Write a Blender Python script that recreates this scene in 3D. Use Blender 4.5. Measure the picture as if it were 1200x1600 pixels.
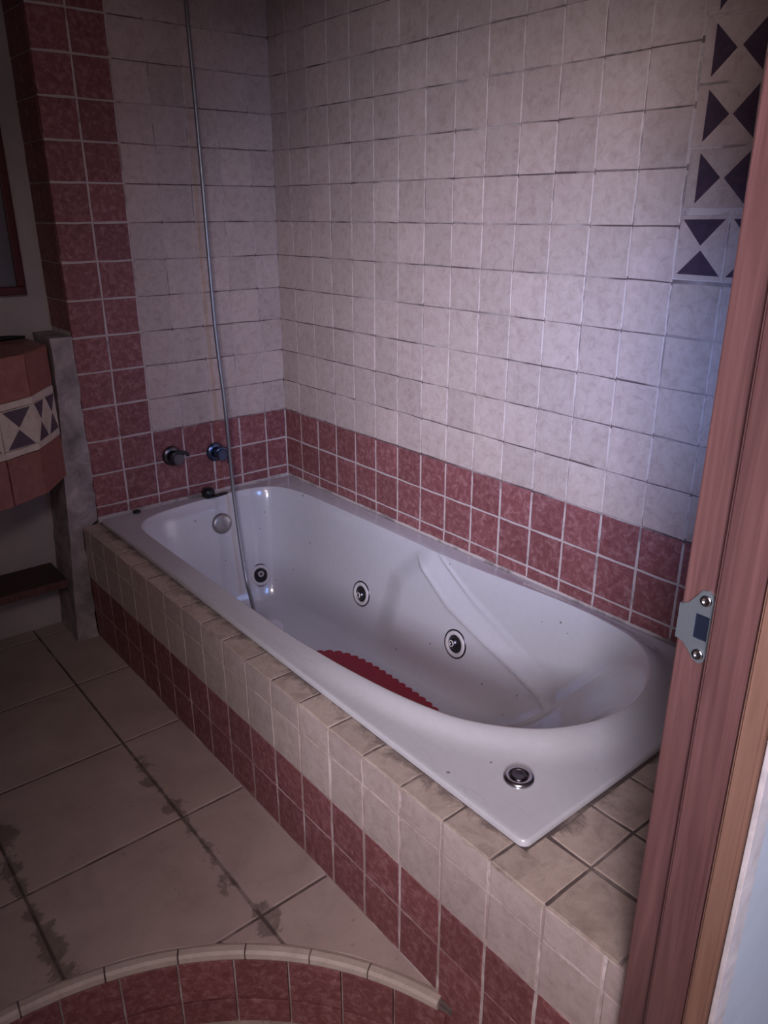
import bpy, bmesh, math, random
from mathutils import Vector, Matrix
R = random.Random(7)
S = bpy.context.scene
for o in list(bpy.data.objects): bpy.data.objects.remove(o)
C = S.collection
PI = math.pi

# ------------------------------------------------------------------ camera
cam_d = bpy.data.cameras.new('camera'); cam = bpy.data.objects.new('camera', cam_d); C.objects.link(cam)
cam_d.sensor_fit = 'VERTICAL'; cam_d.sensor_height = 24.0; cam_d.lens = 24.0 * 1213.66 / 1600
cam_d.clip_start = 0.01
_yaw, _pit, _rol = -0.6875, -0.368, 0.0019
M3 = Matrix.Rotation(_yaw, 3, 'Z') @ Matrix.Rotation(_pit, 3, 'X') @ Matrix.Rotation(_rol, 3, 'Y')
rx, fw, up = M3.col[0], M3.col[1], M3.col[2]
mw = Matrix((( rx[0], up[0], -fw[0]), (rx[1], up[1], -fw[1]), (rx[2], up[2], -fw[2]))).to_4x4()
mw.translation = Vector((-1.3932, -2.2294, 1.2427))
cam.matrix_world = mw
S.camera = cam

# ------------------------------------------------------------------ world, lights, exposure
W = bpy.data.worlds.new('world'); S.world = W; W.use_nodes = True
W.node_tree.nodes['Background'].inputs[0].default_value = (0.30, 0.22, 0.26, 1)
W.node_tree.nodes['Background'].inputs[1].default_value = 0.05

def area(name, loc, target, sx, sy, power, col, spread=180):
    d = bpy.data.lights.new(name, 'AREA'); d.shape = 'RECTANGLE'; d.size = sx; d.size_y = sy
    d.energy = power; d.color = col; d.spread = math.radians(spread)
    o = bpy.data.objects.new(name, d); C.objects.link(o); o.location = loc
    o.rotation_euler = (Vector(target) - Vector(loc)).to_track_quat('-Z', 'Y').to_euler()
    return o
# daylight coming down the hall from its left end, through the doorway
area('hall_daylight', (-2.2, -2.98, 2.12), (-0.7, -1.0, 0.2), 1.0, 0.34, 34, (1.0, 0.82, 0.85))
area('hall_beam_fill', (-2.35, -2.95, 1.38), (-0.05, -0.80, 0.72), 0.45, 0.45, 4.5, (0.90, 0.90, 1.08), 42)  # added narrow beam, shaped to brighten mid wall and tub
# bluish fill lamp added to brighten the hall wall beside the door
area('hall_wall_fill', (0.35, -3.1, 1.2), (-0.3, -2.0, 0.6), 0.5, 0.8, 3.6, (0.42, 0.62, 1.0), 120)
# blue fill lamp added inside the room by the jamb, brightening the long wall
area('blue_room_fill', (-0.52, -1.84, 1.06), (0.02, -0.92, 0.80), 0.26, 0.36, 1.6, (0.24, 0.42, 1.0), 78)

V = S.view_settings
V.view_transform = 'Standard'; V.look = 'None'; V.exposure = 0.0; V.gamma = 1.0; V.use_curve_mapping = False

# ------------------------------------------------------------------ materials
def mat(name, rough=0.5, spec=0.5, metallic=0.0, coat=0.0):
    m = bpy.data.materials.new(name); m.use_nodes = True
    nt = m.node_tree; b = nt.nodes['Principled BSDF']
    b.inputs['Roughness'].default_value = rough; b.inputs['Metallic'].default_value = metallic
    b.inputs['Specular IOR Level'].default_value = spec; b.inputs['Coat Weight'].default_value = coat
    return m, nt, b
def node(nt, t, **k):
    n = nt.nodes.new(t)
    for a, v in k.items():
        if a[0] == '_': n.inputs[int(a[1:])].default_value = v
        else: setattr(n, a, v)
    return n
def coords(nt, scale=(1, 1, 1), jitter=True):
    g = node(nt, 'ShaderNodeNewGeometry'); vm = node(nt, 'ShaderNodeVectorMath', operation='MULTIPLY')
    vm.inputs[1].default_value = scale
    nt.links.new(g.outputs['Position'], vm.inputs[0])
    out = vm.outputs[0]
    if jitter:
        oi = node(nt, 'ShaderNodeObjectInfo'); mu = node(nt, 'ShaderNodeMath', operation='MULTIPLY'); mu.inputs[1].default_value = 37.0
        nt.links.new(oi.outputs['Random'], mu.inputs[0])
        ad = node(nt, 'ShaderNodeVectorMath', operation='ADD'); nt.links.new(out, ad.inputs[0]); nt.links.new(mu.outputs[0], ad.inputs[1]); out = ad.outputs[0]
    return out
def noise(nt, vec, scale, detail=4, rough=0.6, dist=0.0):
    n = node(nt, 'ShaderNodeTexNoise'); n.inputs['Scale'].default_value = scale; n.inputs['Detail'].default_value = detail
    n.inputs['Roughness'].default_value = rough; n.inputs['Distortion'].default_value = dist
    nt.links.new(vec, n.inputs['Vector']); return n.outputs[0]
def ramp(nt, fac, stops):
    r = node(nt, 'ShaderNodeValToRGB'); e = r.color_ramp.elements
    while len(e) < len(stops): e.new(0.5)
    for el, (p, c) in zip(e, stops):
        el.position = p; el.color = (c[0], c[1], c[2], 1) if not isinstance(c, (int, float)) else (c, c, c, 1)
    nt.links.new(fac, r.inputs[0]); return r.outputs[0]
def mix(nt, fac, a, b, mode='MIX'):
    m = node(nt, 'ShaderNodeMix', data_type='RGBA', blend_type=mode)
    for i, v in ((0, fac), (6, a), (7, b)):
        if hasattr(v, 'is_linked') or hasattr(v, 'links'): nt.links.new(v, m.inputs[i])
        elif isinstance(v, (int, float)): m.inputs[i].default_value = v
        else: m.inputs[i].default_value = (*v, 1)
    return m.outputs[2]
def math_(nt, op, a, b=None):
    m = node(nt, 'ShaderNodeMath', operation=op)
    for i, v in ((0, a), (1, b)):
        if v is None: continue
        if isinstance(v, (int, float)): m.inputs[i].default_value = v
        else: nt.links.new(v, m.inputs[i])
    return m.outputs[0]
def bump(nt, b, h, strength, dist=0.002):
    n = node(nt, 'ShaderNodeBump'); n.inputs['Strength'].default_value = strength; n.inputs['Distance'].default_value = dist
    nt.links.new(h, n.inputs['Height']); nt.links.new(n.outputs[0], b.inputs['Normal'])
def setcol(nt, b, c):
    if isinstance(c, tuple): b.inputs['Base Color'].default_value = (*c, 1)
    else: nt.links.new(c, b.inputs['Base Color'])

def tile_mat(name, lo, mid, hi, rough=0.5, var=0.16, blotch=34, dirt_shade=None):
    m, nt, b = mat(name, rough, 0.4)
    v = coords(nt)
    n1 = noise(nt, v, blotch, 7, 0.68, 0.6); n2 = noise(nt, v, 160, 4, 0.6)
    c = ramp(nt, n1, [(0.30, lo), (0.50, mid), (0.72, hi)])
    c = mix(nt, math_(nt, 'MULTIPLY', math_(nt, 'GREATER_THAN', n2, 0.66), 0.25), c, tuple(x * 0.55 for x in lo))
    oi = node(nt, 'ShaderNodeObjectInfo')
    k = math_(nt, 'ADD', math_(nt, 'MULTIPLY', oi.outputs['Random'], var), 1 - var / 2)
    cc = node(nt, 'ShaderNodeCombineColor'); [nt.links.new(k, cc.inputs[i]) for i in range(3)]
    c = mix(nt, 1.0, c, cc.outputs[0], 'MULTIPLY')
    if dirt_shade:   # brown-grey grime soaked into the worn tiles
        g = noise(nt, coords(nt, jitter=False), dirt_shade[0], 6, 0.7, 0.4)
        c = mix(nt, ramp(nt, g, [(dirt_shade[1], 0.0), (dirt_shade[1] + 0.16, dirt_shade[2])]), c, (0.11, 0.09, 0.075))
    if dirt_shade:   # grime with a painted shadow gap along the tub's outer edges
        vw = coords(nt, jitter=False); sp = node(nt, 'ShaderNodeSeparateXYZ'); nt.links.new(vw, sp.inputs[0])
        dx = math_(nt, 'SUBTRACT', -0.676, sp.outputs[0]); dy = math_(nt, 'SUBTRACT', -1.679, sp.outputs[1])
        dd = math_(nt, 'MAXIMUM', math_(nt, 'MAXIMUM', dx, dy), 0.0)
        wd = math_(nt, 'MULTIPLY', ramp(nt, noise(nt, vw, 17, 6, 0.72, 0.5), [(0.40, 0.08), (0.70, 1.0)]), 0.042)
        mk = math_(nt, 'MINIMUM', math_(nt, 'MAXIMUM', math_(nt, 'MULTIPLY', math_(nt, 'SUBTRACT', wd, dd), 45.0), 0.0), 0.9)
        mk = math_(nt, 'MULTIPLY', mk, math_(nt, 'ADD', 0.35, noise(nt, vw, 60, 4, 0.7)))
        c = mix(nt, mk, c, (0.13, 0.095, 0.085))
    setcol(nt, b, c)
    bump(nt, b, mix(nt, 0.35, n1, n2), 0.35, 0.0015)
    return m
M = {}
M['beige'] = tile_mat('beige_tile', (0.41, 0.31, 0.28), (0.505, 0.40, 0.365), (0.57, 0.465, 0.43), blotch=48)
M['ledge'] = tile_mat('beige_ledge_tile', (0.36, 0.275, 0.225), (0.46, 0.36, 0.30), (0.54, 0.44, 0.37), dirt_shade=(14, 0.56, 0.5))
M['red'] = tile_mat('red_tile', (0.165, 0.050, 0.053), (0.235, 0.082, 0.085), (0.39, 0.20, 0.20), 0.5, 0.22, 64)
M['terra'] = tile_mat('terracotta_tile', (0.21, 0.068, 0.056), (0.26, 0.088, 0.07), (0.32, 0.125, 0.10), 0.4, 0.12)
M['cream'] = tile_mat('cream_trim', (0.48, 0.40, 0.34), (0.58, 0.49, 0.42), (0.64, 0.55, 0.48), 0.45, 0.1)
M['inlay'] = tile_mat('dark_inlay', (0.055, 0.035, 0.055), (0.07, 0.045, 0.07), (0.10, 0.06, 0.09), 0.4, 0.1)

def grout_mat(name, light, dark, z0, pitch, horiz=True, x_from=-9):
    m, nt, b = mat(name, 0.9, 0.2)
    v = coords(nt, jitter=False)
    n = noise(nt, v, 9, 5, 0.65, 0.5)
    f = ramp(nt, n, [(0.36, 0.0), (0.52, 1.0)])
    if horiz:
        g = node(nt, 'ShaderNodeNewGeometry'); sp = node(nt, 'ShaderNodeSeparateXYZ'); nt.links.new(g.outputs['Position'], sp.inputs[0])
        fr = math_(nt, 'FRACT', math_(nt, 'ADD', math_(nt, 'DIVIDE', math_(nt, 'SUBTRACT', sp.outputs[2], z0), pitch), 0.5))
        hm = math_(nt, 'LESS_THAN', math_(nt, 'ABSOLUTE', math_(nt, 'SUBTRACT', fr, 0.5)), 0.055)
        beige = math_(nt, 'MULTIPLY', math_(nt, 'GREATER_THAN', sp.outputs[2], z0 - 0.02), math_(nt, 'GREATER_THAN', sp.outputs[0], x_from))
        n2 = ramp(nt, noise(nt, v, 5, 5, 0.6, 0.3), [(0.36, 0.15), (0.55, 1.0)])
        vert = math_(nt, 'MULTIPLY', ramp(nt, noise(nt, v, 12, 4, 0.6), [(0.52, 0.0), (0.62, 0.8)]), math_(nt, 'SUBTRACT', 1.0, hm))
        hz = math_(nt, 'MULTIPLY', math_(nt, 'MULTIPLY', hm, n2), math_(nt, 'ADD', math_(nt, 'MULTIPLY', beige, 0.85), 0.15))
        f = math_(nt, 'MAXIMUM', hz, math_(nt, 'MULTIPLY', vert, 0.75))
    setcol(nt, b, mix(nt, f, light, dark))
    bump(nt, b, noise(nt, v, 220, 3), 0.5, 0.002)
    return m
Zr, P = 0.6181, 0.1
M['grout'] = grout_mat('wall_grout', (0.56, 0.48, 0.46), (0.12, 0.085, 0.085), Zr, P)
M['grout_back'] = grout_mat('wall_grout_back', (0.56, 0.48, 0.46), (0.12, 0.085, 0.085), Zr, P, True, -0.475)
M['grout_light'] = grout_mat('light_grout', (0.74, 0.65, 0.62), (0.42, 0.32, 0.29), 0, 1, False)
M['grout_ledge'] = grout_mat('dirty_ledge_grout', (0.31, 0.245, 0.22), (0.12, 0.09, 0.085), 0, 1, False)

def floor_mat():
    m, nt, b = mat('floor_tile', 0.42, 0.4)
    v = coords(nt)
    n1 = noise(nt, v, 7, 7, 0.65, 0.5); n2 = noise(nt, v, 70, 4, 0.6)
    c = ramp(nt, n1, [(0.3, (0.40, 0.31, 0.275)), (0.5, (0.48, 0.38, 0.34)), (0.72, (0.55, 0.44, 0.39))])
    c = mix(nt, math_(nt, 'MULTIPLY', math_(nt, 'GREATER_THAN', n2, 0.68), 0.3), c, (0.16, 0.11, 0.09))
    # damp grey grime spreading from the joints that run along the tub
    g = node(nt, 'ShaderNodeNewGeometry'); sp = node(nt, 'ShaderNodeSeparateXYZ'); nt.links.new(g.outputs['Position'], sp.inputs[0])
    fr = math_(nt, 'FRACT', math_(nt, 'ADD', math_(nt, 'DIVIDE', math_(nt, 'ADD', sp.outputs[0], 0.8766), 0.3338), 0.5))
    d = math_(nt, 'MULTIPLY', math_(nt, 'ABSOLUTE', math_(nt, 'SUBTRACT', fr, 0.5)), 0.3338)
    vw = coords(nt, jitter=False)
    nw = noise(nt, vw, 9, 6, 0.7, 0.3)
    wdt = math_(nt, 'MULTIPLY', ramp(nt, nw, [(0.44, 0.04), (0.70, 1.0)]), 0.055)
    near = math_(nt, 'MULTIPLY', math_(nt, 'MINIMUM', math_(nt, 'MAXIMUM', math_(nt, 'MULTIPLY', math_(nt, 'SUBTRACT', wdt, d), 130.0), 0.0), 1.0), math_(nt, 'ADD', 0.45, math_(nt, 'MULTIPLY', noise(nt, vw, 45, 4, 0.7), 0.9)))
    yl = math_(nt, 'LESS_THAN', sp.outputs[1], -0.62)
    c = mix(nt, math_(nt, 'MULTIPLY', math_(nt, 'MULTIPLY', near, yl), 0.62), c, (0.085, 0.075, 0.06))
    setcol(nt, b, c); bump(nt, b, mix(nt, 0.4, n1, n2), 0.3, 0.003)
    return m
M['floor'] = floor_mat()
def simple(name, col, rough=0.5, metallic=0, coat=0, spec=0.5, nscale=None, var=0.25, bstr=0.2, stretch=(1, 1, 1)):
    m, nt, b = mat(name, rough, spec, metallic, coat)
    if nscale:
        v = coords(nt, stretch, jitter=False); n = noise(nt, v, nscale, 6, 0.65, 0.4)
        setcol(nt, b, ramp(nt, n, [(0.3, tuple(c * (1 - var) for c in col)), (0.7, tuple(min(1, c * (1 + var)) for c in col))]))
        bump(nt, b, n, bstr, 0.003)
    else: setcol(nt, b, col)
    return m
M['plaster'] = simple('rough_plaster', (0.33, 0.28, 0.275), 0.85, nscale=13, var=0.5, bstr=0.9)
M['wall_paint'] = simple('pale_wall', (0.50, 0.43, 0.41), 0.7, nscale=8, var=0.1)
M['hall_paint'] = simple('hall_white_paint', (0.47, 0.52, 0.58), 0.6, nscale=14, var=0.05, bstr=0.25)
M['hall_trim'] = simple('hall_grey_caulk', (0.55, 0.50, 0.50), 0.6, nscale=30, var=0.2)
M['ceiling'] = simple('ceiling_paint', (0.5, 0.46, 0.45), 0.8, nscale=8, var=0.08)
def wood(name, lo, hi, rough=0.38):
    m, nt, b = mat(name, rough, 0.45)
    v = coords(nt, (1, 1, 0.045), jitter=False)
    n = noise(nt, v, 75, 6, 0.6, 1.2); n2 = noise(nt, coords(nt, (1, 1, 0.3), jitter=False), 9, 3)
    c = ramp(nt, n, [(0.28, lo), (0.68, hi)])
    c = mix(nt, math_(nt, 'MULTIPLY', n2, 0.5), c, tuple(x * 0.6 for x in lo))
    setcol(nt, b, c); bump(nt, b, n, 0.15, 0.002); return m
M['wood'] = wood('red_brown_varnished_wood', (0.105, 0.046, 0.044), (0.20, 0.095, 0.09))
M['wood_raw'] = wood('bare_orange_wood', (0.19, 0.095, 0.066), (0.28, 0.15, 0.105), 0.6)
M['wood_dark'] = wood('dark_wood', (0.06, 0.035, 0.03), (0.10, 0.055, 0.045), 0.6)
def acrylic():
    m, nt, b = mat('white_acrylic', 0.22, 0.5, coat=0.8)
    b.inputs['Coat Roughness'].default_value = 0.05
    v = coords(nt, jitter=False); n = noise(nt, v, 60, 5, 0.7); n2 = noise(nt, v, 5, 3, 0.6)
    vo = node(nt, 'ShaderNodeTexVoronoi'); vo.inputs['Scale'].default_value = 26; nt.links.new(v, vo.inputs['Vector'])
    speck = math_(nt, 'MULTIPLY', math_(nt, 'LESS_THAN', vo.outputs['Distance'], math_(nt, 'MULTIPLY', noise(nt, v, 40, 3), 0.16)), math_(nt, 'GREATER_THAN', n2, 0.53))
    c = ramp(nt, n, [(0.3, (0.54, 0.525, 0.55)), (0.7, (0.58, 0.56, 0.585))])
    c = mix(nt, math_(nt, 'MULTIPLY', speck, 0.75), c, (0.16, 0.12, 0.11))
    # scuffed grime along the front edge of the deck, left of the basin
    sp = node(nt, 'ShaderNodeSeparateXYZ'); nt.links.new(v, sp.inputs[0])
    edge = math_(nt, 'MULTIPLY', math_(nt, 'LESS_THAN', sp.outputs[0], -0.625), math_(nt, 'GREATER_THAN', noise(nt, coords(nt, (1, 0.25, 1), jitter=False), 55, 6, 0.75, 0.6), 0.59))
    c = mix(nt, math_(nt, 'MULTIPLY', edge, 0.12), c, (0.26, 0.21, 0.20))
    setcol(nt, b, c); bump(nt, b, noise(nt, v, 350, 2), 0.03, 0.001)
    return m
M['acrylic'] = acrylic()
M['chrome'] = simple('worn_chrome', (0.55, 0.54, 0.56), 0.22, 1.0)
M['chrome_dark'] = simple('tarnished_chrome', (0.13, 0.12, 0.135), 0.3, 1.0)
M['steel'] = simple('grey_steel_plate', (0.34, 0.38, 0.41), 0.42, 0.8)
M['overflow'] = simple('dull_grey_metal', (0.36, 0.33, 0.33), 0.35, 0.7)
M['plastic_grey'] = simple('pale_grey_plastic', (0.60, 0.56, 0.56), 0.35)
M['hose_steel'] = simple('hose_steel', (0.33, 0.33, 0.34), 0.35, 0.8)
M['black'] = simple('black_plastic', (0.012, 0.013, 0.016), 0.35)
M['blueblack'] = simple('blue_black_chrome', (0.10, 0.13, 0.22), 0.25, 0.9)
M['dark_hole'] = simple('dark_void', (0.01, 0.009, 0.01), 0.8)
M['white_plastic'] = simple('white_plastic', (0.62, 0.60, 0.61), 0.3)
M['mat_red'] = simple('red_vinyl', (0.30, 0.012, 0.028), 0.42, nscale=60, var=0.15, bstr=0.2)
M['frame_red'] = simple('dark_red_frame', (0.11, 0.02, 0.022), 0.4, nscale=30, var=0.2)
M['mirror'] = simple('mirror_glass', (0.17, 0.155, 0.16), 0.4, 0.6)
def glass():
    m, nt, b = mat('frosted_pane', 0.35, 0.5); b.inputs['Transmission Weight'].default_value = 0.9
    setcol(nt, b, (0.8, 0.86, 0.95)); return m
M['glass'] = glass()

# ------------------------------------------------------------------ mesh helpers
def mesh(name, verts, faces, m, smooth=False):
    me = bpy.data.meshes.new(name); me.from_pydata([tuple(v) for v in verts], [], faces); me.update()
    if m: me.materials.append(m)
    if smooth: me.polygons.foreach_set('use_smooth', [True] * len(me.polygons))
    return me
def link(name, me, parent=None, mtx=None):
    o = bpy.data.objects.new(name, me); C.objects.link(o)
    if parent: o.parent = parent
    if mtx is not None: o.matrix_local = mtx
    return o
def bm_obj(name, bm, m, parent=None, smooth=False, mtx=None, angle=None):
    bmesh.ops.recalc_face_normals(bm, faces=bm.faces)
    me = bpy.data.meshes.new(name); bm.to_mesh(me); bm.free(); me.materials.append(m)
    if smooth:
        me.polygons.foreach_set('use_smooth', [True] * len(me.polygons))
        if angle: me.set_sharp_from_angle(angle=math.radians(angle))
    return link(name, me, parent, mtx)
def box(bm, x0, x1, y0, y1, z0, z1, bev=0.0, seg=2):
    r = bmesh.ops.create_cube(bm, size=1)
    vs = r['verts']
    for v in vs: v.co = Vector((x0 + (v.co.x + .5) * (x1 - x0), y0 + (v.co.y + .5) * (y1 - y0), z0 + (v.co.z + .5) * (z1 - z0)))
    if bev:
        es = list({e for v in vs for e in v.link_edges})
        bmesh.ops.bevel(bm, geom=es, offset=bev, segments=seg, affect='EDGES', profile=0.5)
def prism(bm, poly, z0, z1):
    a = [bm.verts.new((x, y, z0)) for x, y in poly]; b = [bm.verts.new((x, y, z1)) for x, y in poly]
    n = len(poly); bm.faces.new(a[::-1]); bm.faces.new(b)
    for i in range(n): bm.faces.new((a[i], a[(i + 1) % n], b[(i + 1) % n], b[i]))
def lathe(bm, prof, seg=32, mtx=None):
    """prof: (radius, height) list; axis local Z"""
    rings = []
    for r, h in prof:
        if r < 1e-6: rings.append([bm.verts.new((0, 0, h))])
        else: rings.append([bm.verts.new((r * math.cos(2 * PI * k / seg), r * math.sin(2 * PI * k / seg), h)) for k in range(seg)])
    new = [v for rg in rings for v in rg]
    for a, b in zip(rings, rings[1:]):
        for k in range(seg):
            k2 = (k + 1) % seg
            if len(a) == 1: bm.faces.new((a[0], b[k], b[k2]))
            elif len(b) == 1: bm.faces.new((a[k], b[0], a[k2]))
            else: bm.faces.new((a[k], b[k], b[k2], a[k2]))
    if mtx is not None: bmesh.ops.transform(bm, matrix=mtx, verts=new)
def tube(bm, pts, rad, seg=12, cap=True):
    """rad: number or list"""
    n = len(pts); pts = [Vector(p) for p in pts]; rings = []
    prev = None
    for i, p in enumerate(pts):
        t = (pts[min(i + 1, n - 1)] - pts[max(i - 1, 0)]).normalized()
        if prev is None: u = t.orthogonal().normalized()
        else: u = (prev - t * prev.dot(t)).normalized()
        prev = u; w = t.cross(u); r = rad[i] if isinstance(rad, (list, tuple)) else rad
        rings.append([bm.verts.new(p + (u * math.cos(2 * PI * k / seg) + w * math.sin(2 * PI * k / seg)) * r) for k in range(seg)])
    for a, b in zip(rings, rings[1:]):
        for k in range(seg): bm.faces.new((a[k], a[(k + 1) % seg], b[(k + 1) % seg], b[k]))
    if cap: bm.faces.new(rings[0][::-1]); bm.faces.new(rings[-1])
def frame_mtx(loc, zdir, xhint=(0, 0, 1)):
    z = Vector(zdir).normalized(); x = Vector(xhint); x = (x - z * x.dot(z)).normalized(); y = z.cross(x)
    m = Matrix((x, y, z)).transposed().to_4x4(); m.translation = Vector(loc); return m
def smooth_path(pts, n):
    pts = [Vector(p) for p in pts]; out = []
    q = [pts[0] * 2 - pts[1]] + pts + [pts[-1] * 2 - pts[-2]]
    for i in range(1, len(q) - 2):
        for k in range(n):
            t = k / n; a, b, c, d = q[i - 1], q[i], q[i + 1], q[i + 2]
            out.append(0.5 * ((2 * b) + (c - a) * t + (2 * a - 5 * b + 4 * c - d) * t * t + (3 * b - 3 * c + d - a) * t ** 3))
    out.append(pts[-1]); return out

def thing(name, label, cat, loc=(0, 0, 0), group=None):
    o = bpy.data.objects.new(name, None); C.objects.link(o); o.location = loc; o.empty_display_size = 0.05
    tag(o, label, cat, group); return o
def tag(o, label, cat, group=None):
    o['label'] = label; o['category'] = cat
    if group: o['group'] = group
    return o
def struct(o, label=None):
    o['kind'] = 'structure'
    if label: o['label'] = label
    return o

# tiles: one slab with a worn, slightly crooked outline; local X, Y in the wall plane, front face at z = 0
_tm = {}
def tile_mesh(w, h, key, t=0.008, var=5, jit=0.0010, bev=0.0012):
    w = round(w, 4); h = round(h, 4); k = (w, h, key); L = _tm.setdefault(k, [])
    if len(L) < var:
        n = []
        for (a, b) in ((-1, -1), (0, -1), (1, -1), (1, 0), (1, 1), (0, 1), (-1, 1), (-1, 0)):
            n.append((a * w / 2 + R.uniform(-jit, jit), b * h / 2 + R.uniform(-jit, jit)))
        dz = [R.uniform(-.0004, .0003) for _ in range(8)]
        vs = [(x, y, -t) for x, y in n] + [(x, y, -bev * .7) for x, y in n] + [(x - math.copysign(bev, x) * (abs(x) > w * .3), y - math.copysign(bev, y) * (abs(y) > h * .3), d) for (x, y), d in zip(n, dz)]
        fs = [(i, (i + 1) % 8, 8 + (i + 1) % 8, 8 + i) for i in range(8)] + [(8 + i, 8 + (i + 1) % 8, 16 + (i + 1) % 8, 16 + i) for i in range(8)] + [tuple(range(16, 24))]
        L.append(mesh('tile', vs, fs, M[key]))
    return L[R.randrange(len(L))] if len(L) >= var else L[-1]
def put_tile(parent, key, center, normal, xdir, w, h, name='tile', **k):
    z = Vector(normal).normalized(); x = Vector(xdir).normalized(); y = z.cross(x)
    m = Matrix((x, y, z)).transposed().to_4x4()
    m = m @ Matrix.Rotation(R.uniform(-.004, .004), 4, 'Z')
    m.translation = Vector(center) + z * R.uniform(-.0003, .0004)
    return link(name, tile_mesh(w, h, key, **k), parent, m)

# ================================================================== SETTING
zH, RIM = 0.3703, 0.383
xA = -0.727
PIT = (-1.352, -1.781, 0.6526); ZP = -0.183
# ---- right wall (long side of the tub), plane x = 0
bm = bmesh.new()
WY0, WY1, WZ0, WZ1 = -1.86, -1.535, 1.245, 1.90      # window opening
g = 0.0011
box(bm, g, 0.12, -1.99, WY0, -0.19, 2.35); box(bm, g, 0.12, WY1, 0.10, -0.19, 2.35)
box(bm, g, 0.12, WY0, WY1, -0.19, WZ0); box(bm, g, 0.12, WY0, WY1, WZ1, 2.35)
wr = struct(bm_obj('wall_right', bm, M['grout']))
def colx(c): return 0.0 if c == 0 else 0.0941 + (c - 1) * P
rows = [(Zr - 2.45 * P + .012, Zr - 2 * P, 'red'), (Zr - 2 * P, Zr - P, 'red'), (Zr - P, Zr, 'red')] + [(Zr + k * P, Zr + (k + 1) * P, 'beige') for k in range(13)]
for z0, z1, key in rows:
    for c in range(19):
        y1, y0 = -colx(c), -colx(c + 1)
        if y0 < -1.90: y0 = -1.898
        if y1 - y0 < 0.02: continue
        zz0, zz1 = z0, z1
        if c >= 14 and z0 > Zr + 4.9 * P: continue
        j = 0.0055 if key == 'red' else 0.0026
        put_tile(wr, key, (0, (y0 + y1) / 2, (zz0 + zz1) / 2), (-1, 0, 0), (0, -1, 0), (y1 - y0) - j, (zz1 - zz0) - j)
# decorative band round the window: pale tiles with a dark hourglass of two triangles
def decor(parent, center, normal, xdir, w, h, vertical, tri_w, tri_h, gap=0.004, base='beige'):
    t = put_tile(parent, base, center, normal, xdir, w, h, 'decorative_tile')
    th = 0.0012
    for s in (-1, 1):
        if vertical: poly = [(-tri_w / 2, s * (tri_h + gap)), (tri_w / 2, s * (tri_h + gap)), (0, s * gap)]
        else: poly = [(s * (tri_h + gap), -tri_w / 2), (s * (tri_h + gap), tri_w / 2), (s * gap, 0)]
        poly = [(x + R.uniform(-.0015, .0015), y + R.uniform(-.0015, .0015)) for x, y in poly]
        b2 = bmesh.new(); prism(b2, poly, -0.003, th); bm_obj('triangle_inlay', b2, M['inlay'], t)
ZB = 1.182
for k in range(4):
    yy = -1.443 - k * .0965
    decor(wr, (0, yy, ZB), (-1, 0, 0), (0, -1, 0), .0945, .112, True, .082, .045)
for k in range(7):
    decor(wr, (0, -1.464, 1.298 + k * .1005), (-1, 0, 0), (0, -1, 0), .132, .097, False, .082, .042)
# ---- window 1
wf = thing('window_1', 'small window framed by black and cream triangle tiles', 'window', (0.06, (WY0 + WY1) / 2, WZ0)); del wf['category']; wf['kind'] = 'structure'
bm = bmesh.new(); y0, y1 = (WY0 - WY1) / 2, (WY1 - WY0) / 2; hz = WZ1 - WZ0
box(bm, -.02, .02, y0, y0 + .03, 0, hz, .003); box(bm, -.02, .02, y1 - .03, y1, 0, hz, .003)
box(bm, -.02, .02, y0 + .03, y1 - .03, 0, .03, .003); box(bm, -.02, .02, y0 + .03, y1 - .03, hz - .03, hz, .003)
bm_obj('window_frame', bm, M['wood'], wf)
bm = bmesh.new(); box(bm, -.003, .003, y0 + .03, y1 - .03, .03, hz - .03); bm_obj('window_pane', bm, M['glass'], wf)
# ---- back wall (tap end), plane y = 0, and the return into the vanity alcove
bm = bmesh.new(); box(bm, -0.676, 0.12, g, 0.18, -0.02, 2.35)
wb = struct(bm_obj('wall_back', bm, M['grout_back']))
def bx(b): return -(0.0792 + (6 - b) * P)
for z0, z1, key in rows:
    for b in range(7):
        x0, x1 = (bx(b), bx(b + 1) if b < 6 else 0.0)
        kk = 'red' if (key == 'red' or b < 2) else 'beige'
        j = 0.0055 if kk == 'red' else 0.0026
        put_tile(wb, kk, ((x0 + x1) / 2, 0, (z0 + z1) / 2), (0, -1, 0), (1, 0, 0), (x1 - x0) - j, (z1 - z0) - j)
for k in range(3, 13):      # side face of the pier
    z0 = Zr + k * P; z1 = z0 + P
    if k == 3: z0 += .017
    for ya, yb in ((0.006, 0.098), (0.098, 0.168)):
        put_tile(wb, 'red', (-0.6785, (ya + yb) / 2, (z0 + z1) / 2), (-1, 0, 0), (0, -1, 0), yb - ya - .004, z1 - z0 - .004)
# ---- alcove wall, left wall, door wall, ceiling, hall
bm = bmesh.new(); box(bm, -2.25, -0.676, 0.17, 0.27, -0.02, 2.35); wl = struct(bm_obj('wall_alcove', bm, M['wall_paint']))
bm = bmesh.new(); box(bm, -2.35, -2.25, -1.99, 0.27, -0.19, 2.35); struct(bm_obj('wall_left', bm, M['wall_paint']))
bm = bmesh.new()
box(bm, -0.70, 0.0, -1.985, -1.90, -0.19, 2.35); box(bm, -2.25, -1.62, -1.985, -1.90, -0.19, 2.35); box(bm, -1.62, -0.70, -1.985, -1.90, 1.90, 2.35)
struct(bm_obj('wall_front', bm, M['wall_paint']))
bm = bmesh.new()
box(bm, -0.722, 1.1, -2.0, -1.986, -0.19, 2.35); box(bm, -4.2, -1.62, -2.0, -1.986, -0.19, 2.35); box(bm, -1.62, -0.722, -2.0, -1.986, 1.92, 2.35)
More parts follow.
